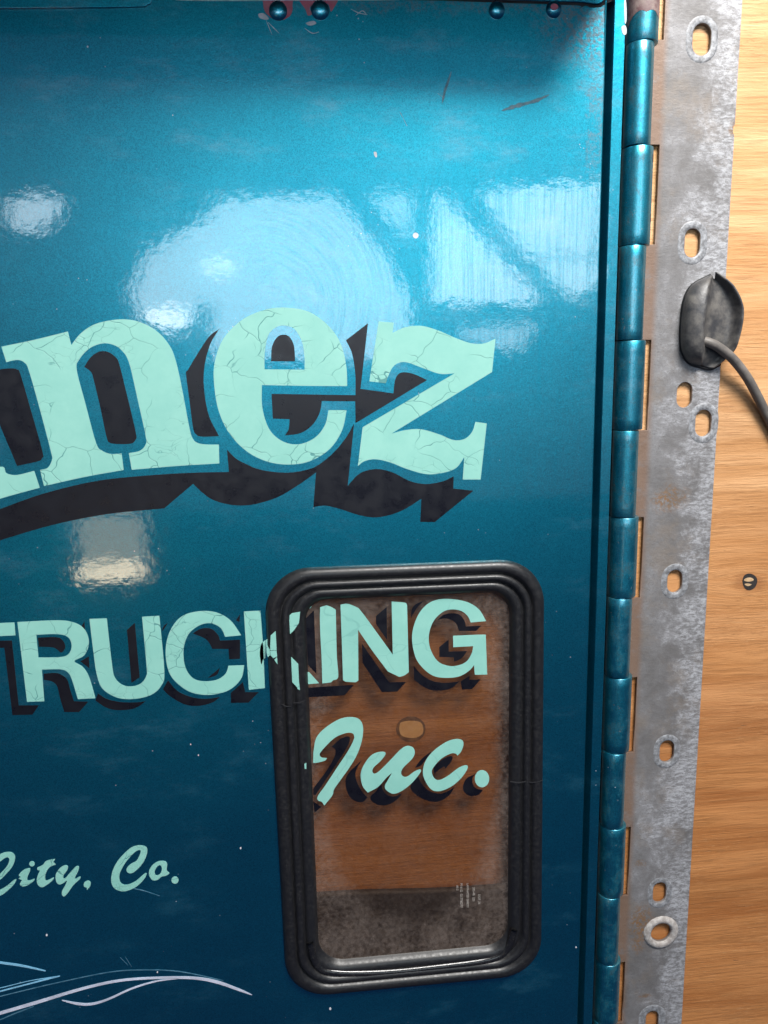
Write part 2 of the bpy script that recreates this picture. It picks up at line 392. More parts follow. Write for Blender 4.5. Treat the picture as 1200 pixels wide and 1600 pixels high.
# ------------------------------------------------------------------ geometry helpers
def finish(o, parent, mat, smooth=True):
    COL.objects.link(o)
    if mat is not None and not o.data.materials: o.data.materials.append(mat)
    if parent is not None:
        o.parent = parent; o.matrix_parent_inverse = WORLD[parent.name].inverted()
    WORLD[o.name] = Matrix.Identity(4)
    return o
WORLD = {}
def thing(name, label, cat, loc):
    o = bpy.data.objects.new(name, None); COL.objects.link(o); o.location = loc; o.empty_display_size = .05
    o['label'] = label; o['category'] = cat; WORLD[o.name] = Matrix.Translation(Vector(loc)); return o
def mesh(name, verts, faces, mat, parent=None, smooth=True):
    me = bpy.data.meshes.new(name); me.from_pydata([tuple(v) for v in verts], [], faces); me.update()
    if smooth:
        for p in me.polygons: p.use_smooth = True
    o = bpy.data.objects.new(name, me)
    return finish(o, parent, mat)
def smoothpath(pts, closed=True, n=6):
    "points with an optional corner flag; Catmull-Rom between corners"
    P = [(p[0], p[1]) for p in pts]; Cn = [len(p) > 2 for p in pts]; N = len(P); out = []
    rng = range(N if closed else N-1)
    for i in rng:
        p1, p2 = P[i], P[(i+1) % N]
        if Cn[i] and Cn[(i+1) % N]: out.append(p1); continue
        if closed or i > 0: p0 = P[(i-1) % N]
        else: p0 = p1
        if closed or i+2 < N: p3 = P[(i+2) % N]
        else: p3 = p2
        if Cn[i]: p0 = (p1[0]-(p2[0]-p1[0])*.5, p1[1]-(p2[1]-p1[1])*.5)
        if Cn[(i+1) % N]: p3 = (p2[0]+(p2[0]-p1[0])*.5, p2[1]+(p2[1]-p1[1])*.5)
        for k in range(n):
            s = k/n; s2, s3 = s*s, s*s*s
            out.append(tuple(.5*(2*p1[d]+(p2[d]-p0[d])*s+(2*p0[d]-5*p1[d]+4*p2[d]-p3[d])*s2+(3*p1[d]-p0[d]-3*p2[d]+p3[d])*s3) for d in (0, 1)))
    if not closed: out.append(P[-1])
    return out
def slab(name, loops, mat, parent, Y=0.0, th=.0002, bevel=0.0):
    "loops: lists of (X, Z) in metres; filled even-odd, front face at Y-th"
    cu = bpy.data.curves.new('tmp', 'CURVE'); cu.dimensions = '2D'; cu.fill_mode = 'BOTH'
    cu.extrude = th/2-bevel; cu.bevel_depth = bevel; cu.bevel_resolution = 2; cu.offset = -bevel
    for lp in loops:
        s = cu.splines.new('POLY'); s.points.add(len(lp)-1); s.use_cyclic_u = True
        for i, (a, c) in enumerate(lp): s.points[i].co = (a*1000, c*1000, 0, 1)
    cu.extrude *= 1000; cu.bevel_depth *= 1000; cu.offset *= 1000
    ob = bpy.data.objects.new('tmp', cu); COL.objects.link(ob)
    dg = bpy.context.evaluated_depsgraph_get()
    me = bpy.data.meshes.new_from_object(ob.evaluated_get(dg))
    COL.objects.unlink(ob); bpy.data.objects.remove(ob); bpy.data.curves.remove(cu)
    me.transform(Matrix(((.001,0,0,0),(0,0,-.001,Y-th/2),(0,.001,0,0),(0,0,0,1))))
    me.name = name; me.materials.clear()
    return finish(bpy.data.objects.new(name, me), parent, mat)
def px(pts, o=(0,0), s=1.0, Y=0.0, closed=True, n=6):
    return [(lambda q: (q.x, q.z))(at(o[0]+x/s, o[1]+y/s, Y)) for x, y in smoothpath(pts, closed, n)]
def ell(cx, cy, rx, ry, n=28):
    return [(cx+rx*math.cos(a*2*math.pi/n), cy+ry*math.sin(a*2*math.pi/n)) for a in range(n)]
c = 1

# ------------------------------------------------------------------ plywood board
PLY = .0195
base = at(600, 1600, PLY)
ply = thing('plywood_board', 'orange plywood sheet with horizontal grain standing behind the teal door', 'plywood', (base.x, PLY, base.z-.25))
a, d = at(-250, -150, PLY), at(1500, 1900, PLY)
vs, fs = [], []
x0, x1, z0, z1 = a.x-.1, d.x+.15, d.z-.1, a.z+.15
vs = [(x0,PLY,z0),(x1,PLY,z0),(x1,PLY,z1),(x0,PLY,z1),(x0,PLY+.018,z0),(x1,PLY+.018,z0),(x1,PLY+.018,z1),(x0,PLY+.018,z1)]
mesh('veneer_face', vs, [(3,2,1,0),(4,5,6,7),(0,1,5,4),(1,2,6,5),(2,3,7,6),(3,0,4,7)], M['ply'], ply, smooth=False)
kn = slab('knot', [px([(1160,908),(1163,899),(1171,896),(1180,900),(1183,908),(1179,918),(1170,922),(1163,918)], Y=PLY)], M['knot_dark'], ply, PLY, .0003)
slab('knot_core', [px([(1162,906.5),(1166,903),(1173,902.5),(1177,905),(1175,907.5),(1168,908.5)], Y=PLY)], M['knot_light'], kn, PLY-.0003, .0002)
slab('knot_core', [px([(1163,912.5),(1168,911.5),(1174,913),(1169,915.5),(1166,915)], Y=PLY)], M['knot_light'], kn, PLY-.0003, .0002)
# knot seen through the window
k2 = slab('knot', [px([(x,y) for x,y in ell(642,1139,23,20,14)], Y=PLY)], M['knot_rim'], ply, PLY, .0003)
slab('knot_core', [px([(624,1134),(628,1128),(642,1126),(656,1128),(661,1136),(660,1146),(650,1152),(636,1152),(626,1147)], Y=PLY)], M['knot_mid'], k2, PLY-.0003, .0002)

# ------------------------------------------------------------------ truck door
base = at(450, 1600)
door = thing('truck_door', 'teal metallic truck door with mint lettering, small tinted window and grey hinge plate', 'truck door', (base.x, 0, base.z-.05))

def quadround(c4, r, Y, n=10):
    "rounded quadrilateral through pixel corners TL, TR, BR, BL; r in metres per corner; returns (X,Z) list"
    P = [Vector((at(x, y, Y).x, at(x, y, Y).z)) for x, y in c4]; out = []
    for i in range(4):
        p, a, b = P[i], P[i-1], P[(i+1) % 4]; rr = r[i] if isinstance(r, (list, tuple)) else r
        u, w_ = (a-p).normalized(), (b-p).normalized()
        s, e = p+u*rr, p+w_*rr
        for k in range(n+1):
            th = k/n*math.pi/2                     # superellipse-ish corner
            q = p + u*rr*(1-math.sin(th)) + w_*rr*(1-math.cos(th))
            out.append((q.x, q.y))
    return out
WO = [(411,889),(850,872),(845,1519),(448,1557)]      # outer edge of seal
WI = [(477,938),(796,924),(793,1474),(499,1502)]      # glass edge
outer = quadround(WO, .036, 0)
hole = quadround([(416,894),(845,877),(840,1513),(453,1551)], .034, 0)
a, bq = at(-150, -80), at(941, 800)
xr, zt, zb_ = at(938, 300).x, at(600, -60).z, at(600, 1680).z
xl = at(-250, 1600).x - .05
# skin as a grid-free sheet with window opening
ROLL0 = at(600, 185).z; ROLL1 = at(600, 40).z
def skinY(z):
    "the skin rolls back towards its top seam"
    if z <= ROLL0: return 0.0
    L = ROLL1-ROLL0; q = min(z, ROLL1)-ROLL0; k = math.tan(math.radians(1.2))
    return k*(q*q)/(2*L) + max(0, z-ROLL1)*k
skin = slab('door_skin', [[(xl,zb_),(xr,zb_),(xr,ROLL0),(xl,ROLL0)], hole], M['teal'], door, .0012, .0012)
import bmesh
bm = bmesh.new(); bm.from_mesh(skin.data); NU, NV = 30, 48; g_ = []
for j in range(NV+1):
    z = ROLL0+(zt-ROLL0)*j/NV
    g_.append([bm.verts.new((xl+(xr-xl)*i/NU, skinY(z), z)) for i in range(NU+1)])
for j in range(NV):
    for i in range(NU):
        bm.faces.new((g_[j][i], g_[j][i+1], g_[j+1][i+1], g_[j+1][i])).smooth = True
bm.to_mesh(skin.data); bm.free()
def topY(x, y):
    Y = 0
    for _ in range(4): Y = skinY(at(x, y, Y).z)
    return Y
def onskin(name, pts, mat, th=.00015, parent=None, lift=0):
    "a flat mark that follows the rolled skin"
    sp_ = smoothpath(pts); lp_ = []
    for x, y in sp_:
        q = at(x, y, topY(x, y)-lift); lp_.append((q.x, q.z))
    o_ = slab(name, [lp_], mat, parent or door, 0, th)
    for v_ in o_.data.vertices: v_.co.y += skinY(v_.co.z)-lift
    return o_

# right-hand edge: skin rolls down into a channel, slope, raised lip, return
U = lambda x, y, Y=0: at(x, y, Y).x
prof = [(xr-.0002, .0002),(xr+.0007, .0004),(xr+.0013, .0012),(xr+.0014, .012)]
xs = U(961, 0, -.002); xe = U(978.5, 0, -.002)
prof += [(xr+.0017, .0125),(xs-.0001,-.0018),(xs+.0002,-.0020),(xe-.0003,-.0020),(xe,-.0017),(xe+.0001,.015)]
vs, fs = [], []
nseg = 40
for k in range(nseg+1):
    z = zb_+(zt-zb_)*k/nseg
    for (x, y) in prof: vs.append((x, y, z))
n = len(prof)
for k in range(nseg):
    for i in range(n-1): fs.append((k*n+i, k*n+i+1, (k+1)*n+i+1, (k+1)*n+i))
o = mesh('edge_flange', vs, fs, M['teal_clean'], door)
md = o.modifiers.new('edge', 'EDGE_SPLIT'); md.split_angle = math.radians(14)

# top seam pieces
slab('upper_trim', [px([(-60,14),(0,13),(120,12),(215,10.5),(230,7),(237,-2),(237,-60,c),(-60,-60,c)], Y=topY(120,8)-.0015)], M['teal_clean'], door, topY(120,8)-.0001, .0014, .0004)
g = onskin('seam_gap', [(596,-2),(700,1.5),(800,5),(900,8.5),(905,13),(915,9),(925,12),(943,8),(943,-12),(596,-12)], M['gap'], .0002)
slab('upper_trim', [px([(596,-7),(700,-3.5),(800,-.5),(900,2.5),(943,1),(943,-60,c),(596,-60,c)], Y=topY(700,2)-.0015)], M['teal_clean'], door, topY(700,2)-.0001, .0014, .0004)
onskin('paint_edge', [(300,1.2),(410,1.5),(596,.5),(596,-1.5),(300,-1)], M['chip'], .00025)

# unseen ledge added above the frame only to shade the head of the skin
lz = at(600, -75).z
mesh('added_shade_ledge', [(xl,.002,lz),(xe,.002,lz),(xe,-.125,lz+.003),(xl,-.125,lz+.003),(xl,.002,lz+.004),(xe,.002,lz+.004),(xe,-.125,lz+.006),(xl,-.125,lz+.006)], [(0,1,2,3),(7,6,5,4),(0,4,5,1),(1,5,6,2),(2,6,7,3),(3,7,4,0)], M['ledge'], door, smooth=False)
# rivets
def dome(name, x, y, r, h, parent, mat, Y=0):
    q = at(x, y, Y); vs, fs = [], []; NR, NS = 7, 28
    for i in range(NR+1):
        a = i/NR*math.pi/2; rr = r*math.cos(a); hh = h*math.sin(a)
        for k in range(NS): vs.append((q.x+rr*math.cos(k*2*math.pi/NS), Y-hh, q.z+rr*math.sin(k*2*math.pi/NS)))
    for i in range(NR):
        for k in range(NS): fs.append((i*NS+k, i*NS+(k+1) % NS, (i+1)*NS+(k+1) % NS, (i+1)*NS+k))
    return mesh(name, vs, fs, mat, parent)
for (x, y) in ((434.5,17),(500,16),(776,16.5),(865,15)):
    rv = dome('rivet', x, y, .0062 if x < 600 else .0056, .0030, door, M['teal_clean'], Y=topY(x, y))
onskin('bare_primer', [(412,-12),(411,4),(414,18),(423,27),(432,31),(445,30),(455,22),(457,8),(454,-12)], M['primer'], .00018)
onskin('bare_primer', [(462,-12),(470,4),(477,14),(481,24),(487,22),(484,12),(494,5),(512,6),(517,18),(524,8),(530,-3),(531,-12)], M['primer'], .00018)
onskin('bare_patch', [(404,22),(412,21),(420,29),(415,31),(406,28)], M['chip'], .00012)
onskin('bare_patch', [(478,36),(490,33),(494,37),(484,40)], M['chip'], .00012)
onskin('bare_patch', ell(866,11,6,5,10), M['primer'], .0004, lift=.0029)

# chips and scratches
def stroke(name, pts, wd, mat, parent=door, Y=0, o=(0,0), s=1., th=.00018, jag=0):
    "tapered brush stroke; wd list matches pts, in pixels of the tracing"
    n = 5
    c_ = smoothpath(pts, False, n); ws = []
    for i in range(len(pts)-1):
        for k in range(n): ws.append(wd[i]+(wd[i+1]-wd[i])*k/n)
    ws.append(wd[-1]); L, R = [], []
    for i, p in enumerate(c_):
        a, b_ = c_[max(0,i-1)], c_[min(len(c_)-1,i+1)]; dx, dy = b_[0]-a[0], b_[1]-a[1]; l = math.hypot(dx, dy) or 1
        w_ = ws[i]/2*(1+random.uniform(-jag, jag)); L.append((p[0]-dy/l*w_, p[1]+dx/l*w_)); R.append((p[0]+dy/l*w_, p[1]-dx/l*w_))
    roll = Y == 0
    lp = [(q.x, q.z) for q in (at(o[0]+x/s, o[1]+y/s, topY(o[0]+x/s, o[1]+y/s) if roll else Y) for x, y in L+R[::-1])]
    ob_ = slab(name, [lp], mat, parent, Y, th)
    if roll:
        for v_ in ob_.data.vertices: v_.co.y += skinY(v_.co.z)
    return ob_
stroke('scratch', [(705,112),(700,128),(695,142),(691,161)], [1,4,5,1], M['scuff'], jag=.4)
stroke('scratch', [(784,173),(805,166),(835,158),(858,148)], [1,6,6,1], M['scuff'], jag=.4)
slab('paint_chip', [px(ell(649.5,368,4.5,4.5,9))], M['chip'], door, 0, .00015)
slab('paint_chip', [px([(584,238),(588,238),(589,245),(586,245)])], M['chip'], door, 0, .00015)
for (x, y, r) in ((376,1325,1.3),(73,1461,1.4),(516,1576,1.6),(246,1519,1.1),(137,73,1.2),(270,180,.9),(900,1480,1),(610,790,.9),(310,1180,.9),(298,1163,.9)):
    onskin('paint_chip', ell(x,y,r,r*1.3,6), M['chip'], .00012)
for pts in ([(416,32),(420,42),(425,54)],[(419,35),(428,44),(436,52)],[(548,14),(560,20),(574,23)],[(556,24),(566,17),(572,22)],[(684,146),(692,152)],[(625,175),(636,197)],[(476,44),(488,52),(498,50)]):
    stroke('scratch', pts, [.4]+[1.3]*(len(pts)-2)+[.4], M['chip'], jag=.3)

for pts in ([(190,1385),(222,1391),(250,1400)],[(188,1496),(200,1508)],[(196,1495),(206,1511)]):
    stroke('scratch', pts, [.4]+[1.0]*(len(pts)-2)+[.4], M['faint'], jag=.4)
# ------------------------------------------------------------------ lettering
def letter(loops, o, s, Y=0, mat=None, name='letter', th=.00022, n=6):
    return slab(name, [px(l, o, s, Y, n=n) for l in loops], mat or M['mint'], door, Y, th)
A3, S3 = (0,450), 3.0
A4, S4 = (300,450), 2.4
# big arched name: tail of one letter, then n e z
letter([[(-160,905,c),(0,838),(30,868),(70,877),(110,870),(160,857,c),(187,936,c),(90,962),(0,988),(-160,1040,c)]], A3, S3)
letter([[(7,275,c),(160,243),(318,204,c),(334,268,c),(380,212),(450,168),(560,147),(650,158),(735,202),(795,270),(825,345),(855,480),(880,615),(897,690),(918,722),(960,733),(1026,734,c),(1028,822,c),(820,835),(618,852,c),(604,774,c),(655,763),(682,735),(683,695),(645,520),(605,350),(570,292),(530,266),(480,260),(420,283),(372,335),(360,385),(400,540),(450,725),(478,762),(520,778),(570,775,c),(580,853,c),(400,885),(207,928,c),(188,853,c),(225,842),(244,805),(240,770),(185,560),(135,385),(115,350),(90,338),(60,340),(30,348,c)]], A3, S3)
letter([[(582,368,c),(420,367),(262,364,c),(264,450),(290,530),(340,575),(400,586),(460,562),(498,515),(512,458,c),(580,458,c),(562,535),(515,605),(440,650),(360,662),(280,650),(205,612),(140,545),(100,460),(83,360),(85,280),(118,190),(190,118),(280,80),(360,74),(440,90),(510,140),(556,205),(578,290)],
        [(272,305,c),(273,240),(287,175),(318,146),(350,141),(385,155),(412,200),(422,260),(422,306,c)]], A4, S4)
letter([[(700,125,c),(757,130,c),(752,168,c),(800,147),(860,142),(925,160),(990,188),(1050,208),(1098,207),(1138,190,c),(1125,315,c),(748,546,c),(800,533),(860,530),(930,550),(980,570),(1022,566),(1050,540),(1063,502,c),(1105,508,c),(1082,718,c),(1015,718,c),(1021,634,c),(990,675),(940,693),(880,698),(810,680),(740,653),(685,642),(645,650),(622,668,c),(640,522,c),(985,320,c),(930,322),(865,300),(800,278),(760,289),(738,325),(727,357,c),(665,350,c)]], A4, S4)
def shadow(loops, o, s, Y=0, th=.00014): return slab('drop_shadow', [px(l, o, s, Y) for l in loops], M['black'], door, Y, th)
shadow([[(-60,390,c),(40,377),(80,382),(97,408),(150,590),(200,770),(197,797),(180,812),(80,834,c),(-60,500,c)]], A3, S3)
shadow([[(395,370,c),(425,325),(465,298),(505,299),(543,325),(560,360),(600,520),(637,680),(635,712),(612,730),(545,731),(515,725),(500,700),(470,560),(438,425),(425,392)]], A3, S3)
shadow([[(1028,192,c),(980,228),(925,310),(880,385),(872,402),(890,540),(905,655),(920,687),(950,697),(1027,694,c),(980,600),(957,480),(958,370),(985,265)]], A3, S3)
shadow([[(296,275,c),(300,220),(318,186),(340,175),(364,182),(382,215),(387,275,c)]], A4, S4)
shadow([[(577,196,c),(660,132,c),(632,378,c),(755,395,c),(763,340),(785,317),(830,322),(882,345,c),(613,507,c),(612,425,c),(487,424,c),(478,470),(450,515),(405,545),(348,553,c),(362,530),(366,492,c),(303,490,c),(298,397,c),(613,402,c),(612,320),(600,245)]], A4, S4)
# long band under the arch (whole-picture pixels)
q4 = lambda pts: [((300+p[0]/2.4, 450+p[1]/2.4)+tuple(p[2:])) for p in pts]
q3 = lambda pts: [((p[0]/3, 450+p[1]/3)+tuple(p[2:])) for p in pts]
band = q3([(-120,1078,c),(0,1036),(200,965),(450,905),(700,878),(905,866),(1073,862,c),(1064,757,c),(1110,802),(1180,838)])
band += q4([(180,655),(260,682),(340,692),(400,688),(466,668),(530,618),(578,560),(608,507,c),(584,742,c),(620,702),(660,683),(710,680),(760,695),(820,725),(880,735),(940,725),(981,706,c),(980,752,c),(1055,760,c),(910,878,c),(856,877,c),(860,790,c),(800,828),(740,852),(680,860),(620,850),(560,830),(500,816),(455,822,c),(465,692,c),(400,738),(330,780),(260,805),(200,815),(140,812),(80,795),(40,768),(4,734,c)])
band += q3([(905,918,c),(770,1033,c),(500,1060),(250,1110),(0,1183),(-120,1225,c)])
shadow([band], (0,0), 1.)
# TRUC K
A6, S6 = (0,850), 2.6667
letter([[(-120,334,c),(60,327,c),(65,380,c),(-120,390,c)]], A6, S6)
letter([[(73,325,c),(235,318),(300,325),(345,347),(367,385),(369,425),(350,465),(310,488),(345,512),(372,555),(398,642,c),(325,646,c),(300,565),(285,537),(255,522),(175,523,c),(185,655,c),(113,657,c)],
        [(152,378,c),(235,375),(280,385),(298,415),(292,450),(260,470),(160,473,c)]], A6, S6)
letter([[(373,312,c),(445,310,c),(468,510),(480,558),(510,587),(550,593),(588,580),(610,548),(611,510),(592,303,c),(664,299,c),(685,530),(672,590),(630,628),(560,645),(490,640),(430,605),(405,550),(392,470)]], A6, S6)
letter([[(1005,380,c),(938,386,c),(920,350),(880,330),(835,337),(790,370),(768,420),(765,470),(775,520),(805,560),(850,572),(905,565),(940,540),(952,507,c),(1018,505,c),(1005,560),(960,605),(900,625),(840,627),(780,610),(720,560),(695,500),(692,420),(715,350),(760,300),(830,280),(900,285),(960,318)]], A6, S6)
letter([[(1016,281,c),(1085,278,c),(1097,430,c),(1104,600,c),(1037,607,c)]], A6, S6)
for l in ([(-120,405,c),(50,402,c),(78,672,c),(162,672,c),(135,711,c),(52,713,c),(18,432,c),(-120,440,c)],
          [(158,390,c),(235,388),(262,402),(272,430),(255,452),(225,432),(162,428,c)],
          [(183,540,c),(240,538),(278,562),(292,605),(308,655,c),(368,657,c),(330,700,c),(268,700,c),(250,640),(238,592),(215,572),(183,566,c)],
          [(335,489,c),(370,468,c),(373,518,c)], [(338,345,c),(352,322,c),(356,378,c)],
          [(529,358,c),(562,328,c),(582,555,c),(548,579,c)],
          [(398,652,c),(408,622,c),(445,645),(500,658),(560,660),(608,655,c),(560,685),(490,692),(440,680)],
          [(803,372,c),(840,352),(880,353),(908,378),(917,402,c),(1000,399,c),(1000,478,c),(955,480,c),(952,437,c),(885,437,c),(860,398)],
          [(866,558,c),(917,515,c),(903,545)], [(675,364,c),(682,342),(700,328,c),(686,350)],
          [(700,568,c),(740,612),(800,638),(860,645),(917,637,c),(885,660),(830,674),(770,668),(710,635),(679,605,c)],
          [(962,620,c),(1012,575,c),(1022,617,c),(1078,617,c),(1035,661,c),(962,662,c)], [(983,318,c),(1000,292,c),(998,325,c)]):
    shadow([l], A6, S6)
# peeling K pieces beside and on the rubber seal
AC, SC = (400,920), 7.5
letter([[(57,870,c),(45,760),(60,650),(112,598,c),(112,810,c),(80,830,c),(66,885,c)]], AC, SC, 0)
GY = .0030                                            # front face of the glass
AD, SD = (560,920), 5.4545
glt = GY
letter([[(608,205),(650,200),(630,230)]], AC, SC, glt, M['mint_plain'])
letter([[(592,990,c),(606,978),(622,976,c),(740,1105,c),(600,1118,c)]], AC, SC, glt, M['mint_plain'])
letter([[(752,215,c),(825,193,c),(880,212),(935,245,c),(940,500),(948,800),(964,1000),(950,1055),(905,1070,c),(880,1095,c),(777,1108,c),(768,800),(755,560),(749,350)]], AC, SC, glt, M['mint_plain'])
letter([[(532,944.7,c),(544,943.5),(560,950,c),(569,961,c),(613.7,1022.7,c),(611.9,939.8,c),(632,941.5),(636,945,c),(638.7,1050,c),(632,1055),(624,1057.5,c),(606,1049,c),(582,1017,c),(559.5,984,c),(560,1063,c),(556,1066,c),(540,1065,c),(536,1062.7,c),(534,1000)]], (0,0), 1, glt, M['mint_plain'])
letter([[(1088,275,c),(957,286,c),(930,230),(880,190),(810,175),(730,190),(650,260),(608,355),(600,450),(625,540),(680,620),(760,655),(840,655),(920,620),(965,550),(978,488,c),(808,497,c),(806,400,c),(1060,390),(1085,400,c),(1097,730,c),(992,732,c),(985,650,c),(940,700),(860,745),(760,758),(650,745),(560,685),(490,590),(458,450),(468,330),(520,205),(600,122),(700,88),(820,90),(940,118),(1030,178)]], AD, SD, glt, M['mint_plain'])
for l, oo, s_ in (([(585,345,c),(678,250,c),(708,995,c),(608,888,c)], AC, SC), ([(588,1160,c),(1148,1125,c),(1035,1248,c),(592,1272,c)], AC, SC),
          ([(150,232,c),(240,155,c),(245,437,c),(150,300,c)], AD, SD), ([(30,467,c),(262,797,c),(405,793,c),(332,875,c),(200,880,c),(35,630,c)], AD, SD),
          ([(447,250,c),(455,175),(490,130),(555,105,c),(500,160)], AD, SD),
          ([(675,265,c),(720,225),(790,208),(860,220),(902,268),(915,320,c),(1047,313,c),(1005,358,c),(857,358,c),(832,295),(780,260),(725,253)], AD, SD),
          ([(688,497,c),(768,432,c),(770,535,c),(925,530,c),(880,590),(815,622,c),(812,583,c),(690,580,c)], AD, SD),
          ([(472,658,c),(540,732),(620,780),(710,800),(800,797),(860,787,c),(800,842),(720,865),(620,862),(540,825),(475,775,c)], AD, SD),
          ([(870,790,c),(945,743,c),(948,775,c),(1042,770,c),(968,855,c),(885,858,c)], AD, SD)):
    shadow([l], oo, s_, glt)
# Inc.
AA, SA = (460,1100), 3.75
letter([[(110,345,c),(113,270),(130,195),(180,140),(260,90),(330,76),(380,90),(402,135),(395,215),(365,300),(320,375),(270,445),(232,500),(222,535),(175,594,c),(160,572),(140,565),(137,540),(180,478),(250,372),(312,278),(345,215),(350,188),(338,170),(300,170),(240,195),(190,240),(155,280),(148,298),(160,313),(190,316,c),(180,330),(140,342)]], AA, SA, glt, M['mint_plain'])
letter([[(525,280),(532,297),(500,338),(465,370),(457,395),(470,408),(500,390),(560,330),(620,268),(660,245),(695,255),(705,285),(690,320),(640,370),(625,400),(635,422),(660,425),(700,397),(735,383),(738,400),(690,460),(630,508),(580,525),(540,505),(530,480),(545,450),(572,403,c),(540,430),(490,485),(430,518,c),(400,480),(388,420),(400,370),(440,310),(480,285)]], AA, SA, glt, M['mint_plain'])
letter([[(983,212),(990,240),(975,280),(955,302,c),(945,290),(915,290),(860,320),(815,370),(805,400),(820,435),(850,445),(900,420),(960,375),(1005,358),(1015,375),(980,430),(920,482),(850,510),(800,498),(762,440),(753,390),(770,330),(820,270),(890,222),(945,205)]], AA, SA, glt, M['mint_plain'])
letter([ell(1099,437,42,50,14)], AA, SA, glt, M['mint_plain'])
letter([[(83,312,c),(94,310,c),(98,355,c),(88,355,c)]], AA, SA, glt, M['mint_plain'])
for l in ([(110,495,c),(180,402),(232,315),(240,270),(218,250,c),(268,205),(310,190),(325,203),(308,255),(250,345),(180,450),(122,535,c),(110,530,c)],
          [(110,570,c),(158,603,c),(118,635,c)],
          [(393,330,c),(358,400),(368,460),(395,510),(428,547,c),(402,572),(370,573),(330,550),(305,500),(300,440),(322,398),(360,362)],
          [(510,460,c),(518,502),(548,535),(590,540),(633,518,c),(600,560),(545,590),(490,590),(450,565),(447,540),(480,508)],
          [(805,275,c),(745,322),(705,375,c),(738,362),(768,328)],
          [(820,408,c),(818,370),(860,330),(900,308),(925,308),(920,335),(885,378,c),(878,365,c),(850,382)],
          [(725,425,c),(745,465),(790,508),(850,525),(900,510),(938,485,c),(910,530),(860,565),(805,572),(740,550),(690,510),(680,480),(700,445)],
          [(1065,408,c),(1045,430),(1045,468),(1068,495),(1105,503,c),(1080,530),(1030,538),(995,515),(988,480),(1010,435)]):
    shadow([l], AA, SA, glt)
# City, Co.
AB, SB = (0,1300), 4.0
letter([[(-60,175),(0,138),(40,125),(75,128),(95,155),(80,210),(40,260),(0,298),(-15,292),(0,262),(35,225),(55,190),(58,165),(40,158),(0,185),(-60,240)]], AB, SB)
letter([[(-80,372,c),(0,360),(50,330),(90,298),(102,300),(80,335),(30,380),(0,397),(-80,425,c)]], AB, SB)
letter([[(118,267),(150,235),(185,226),(188,242),(172,280),(172,300),(187,302),(215,292),(210,306),(180,328),(145,340),(125,325),(138,300,c),(116,290,c),(130,280,c)], ell(200,198,17,16,10)], AB, SB)
letter([[(233,222,c),(268,205),(290,180),(345,168,c),(333,186,c),(350,202,c),(312,218),(290,250),(282,285),(292,303),(335,284),(328,302),(290,332),(260,344),(235,325),(232,285),(250,240,c),(234,236,c)]], AB, SB)
letter([[(350,262),(375,225),(405,208),(425,214),(420,238),(400,265),(396,285),(408,288),(440,252),(475,215),(493,216),(490,240),(468,290),(500,278),(500,292),(460,330),(430,372),(405,400),(390,395),(388,370),(410,328),(418,303),(390,322),(365,325),(350,302)]], AB, SB)
letter([[(530,312),(550,303),(567,315),(562,340),(543,362,c),(543,348),(527,340),(524,325)]], AB, SB)
letter([[(880,83),(915,95),(920,130),(895,190),(850,240),(815,258),(793,245),(795,222),(820,198),(852,180),(870,150),(880,118),(865,112),(835,132),(785,190),(750,255),(748,300),(765,325),(800,328),(850,305),(900,262),(918,257,c),(905,288),(860,335),(800,365),(750,368),(710,345),(695,300),(705,240),(740,175),(800,112),(840,88)]], AB, SB)
letter([[(1030,182),(1045,200),(1042,235),(1050,248),(1058,258),(1035,273),(1010,278),(985,298),(955,300),(935,275),(933,240),(955,205),(990,183)],[(1003,207),(1012,225),(1005,255),(985,270),(970,265),(968,240),(985,213)]], AB, SB)
letter([ell(1094,300,22,22,12)], AB, SB)
# pinstripes
AP, SP = (0,1250), 2.6667
stroke('pinstripe', [(-100,660),(0,677),(90,690),(190,712)], [10,9,9,4], M['bluegrey'], o=AP, s=SP)
stroke('pinstripe', [(-100,822),(0,797),(120,766),(200,745),(250,733)], [5,5,5,6,3], M['bluegrey'], o=AP, s=SP)
stroke('pinstripe', [(-100,800),(0,783),(120,754),(235,735)], [2,2,2,2], M['bluegrey'], o=AP, s=SP)
stroke('pinstripe', [(-100,916),(0,888),(150,844),(350,784),(500,752),(650,741),(800,741),(900,757),(1000,792),(1050,812)], [13,13,13,11,10,9,11,13,10,2], M['grey'], o=AP, s=SP)
stroke('pinstripe', [(258,834),(320,848),(380,850),(450,830),(550,785),(650,755),(740,744)], [3,10,10,8,7,6,3], M['grey'], o=AP, s=SP)
stroke('pinstripe', [(-60,832),(0,818),(200,770),(450,718),(600,708),(750,715),(930,752)], [3,3,3,3,3,3,2], M['faint'], o=AP, s=SP)
stroke('pinstripe', [(-60,925),(0,915),(60,890),(140,860)], [4,4,4,2], M['faint'], o=AP, s=SP)

# ------------------------------------------------------------------ window
inner = quadround(WI, [.0165,.019,.020,.022], GY)
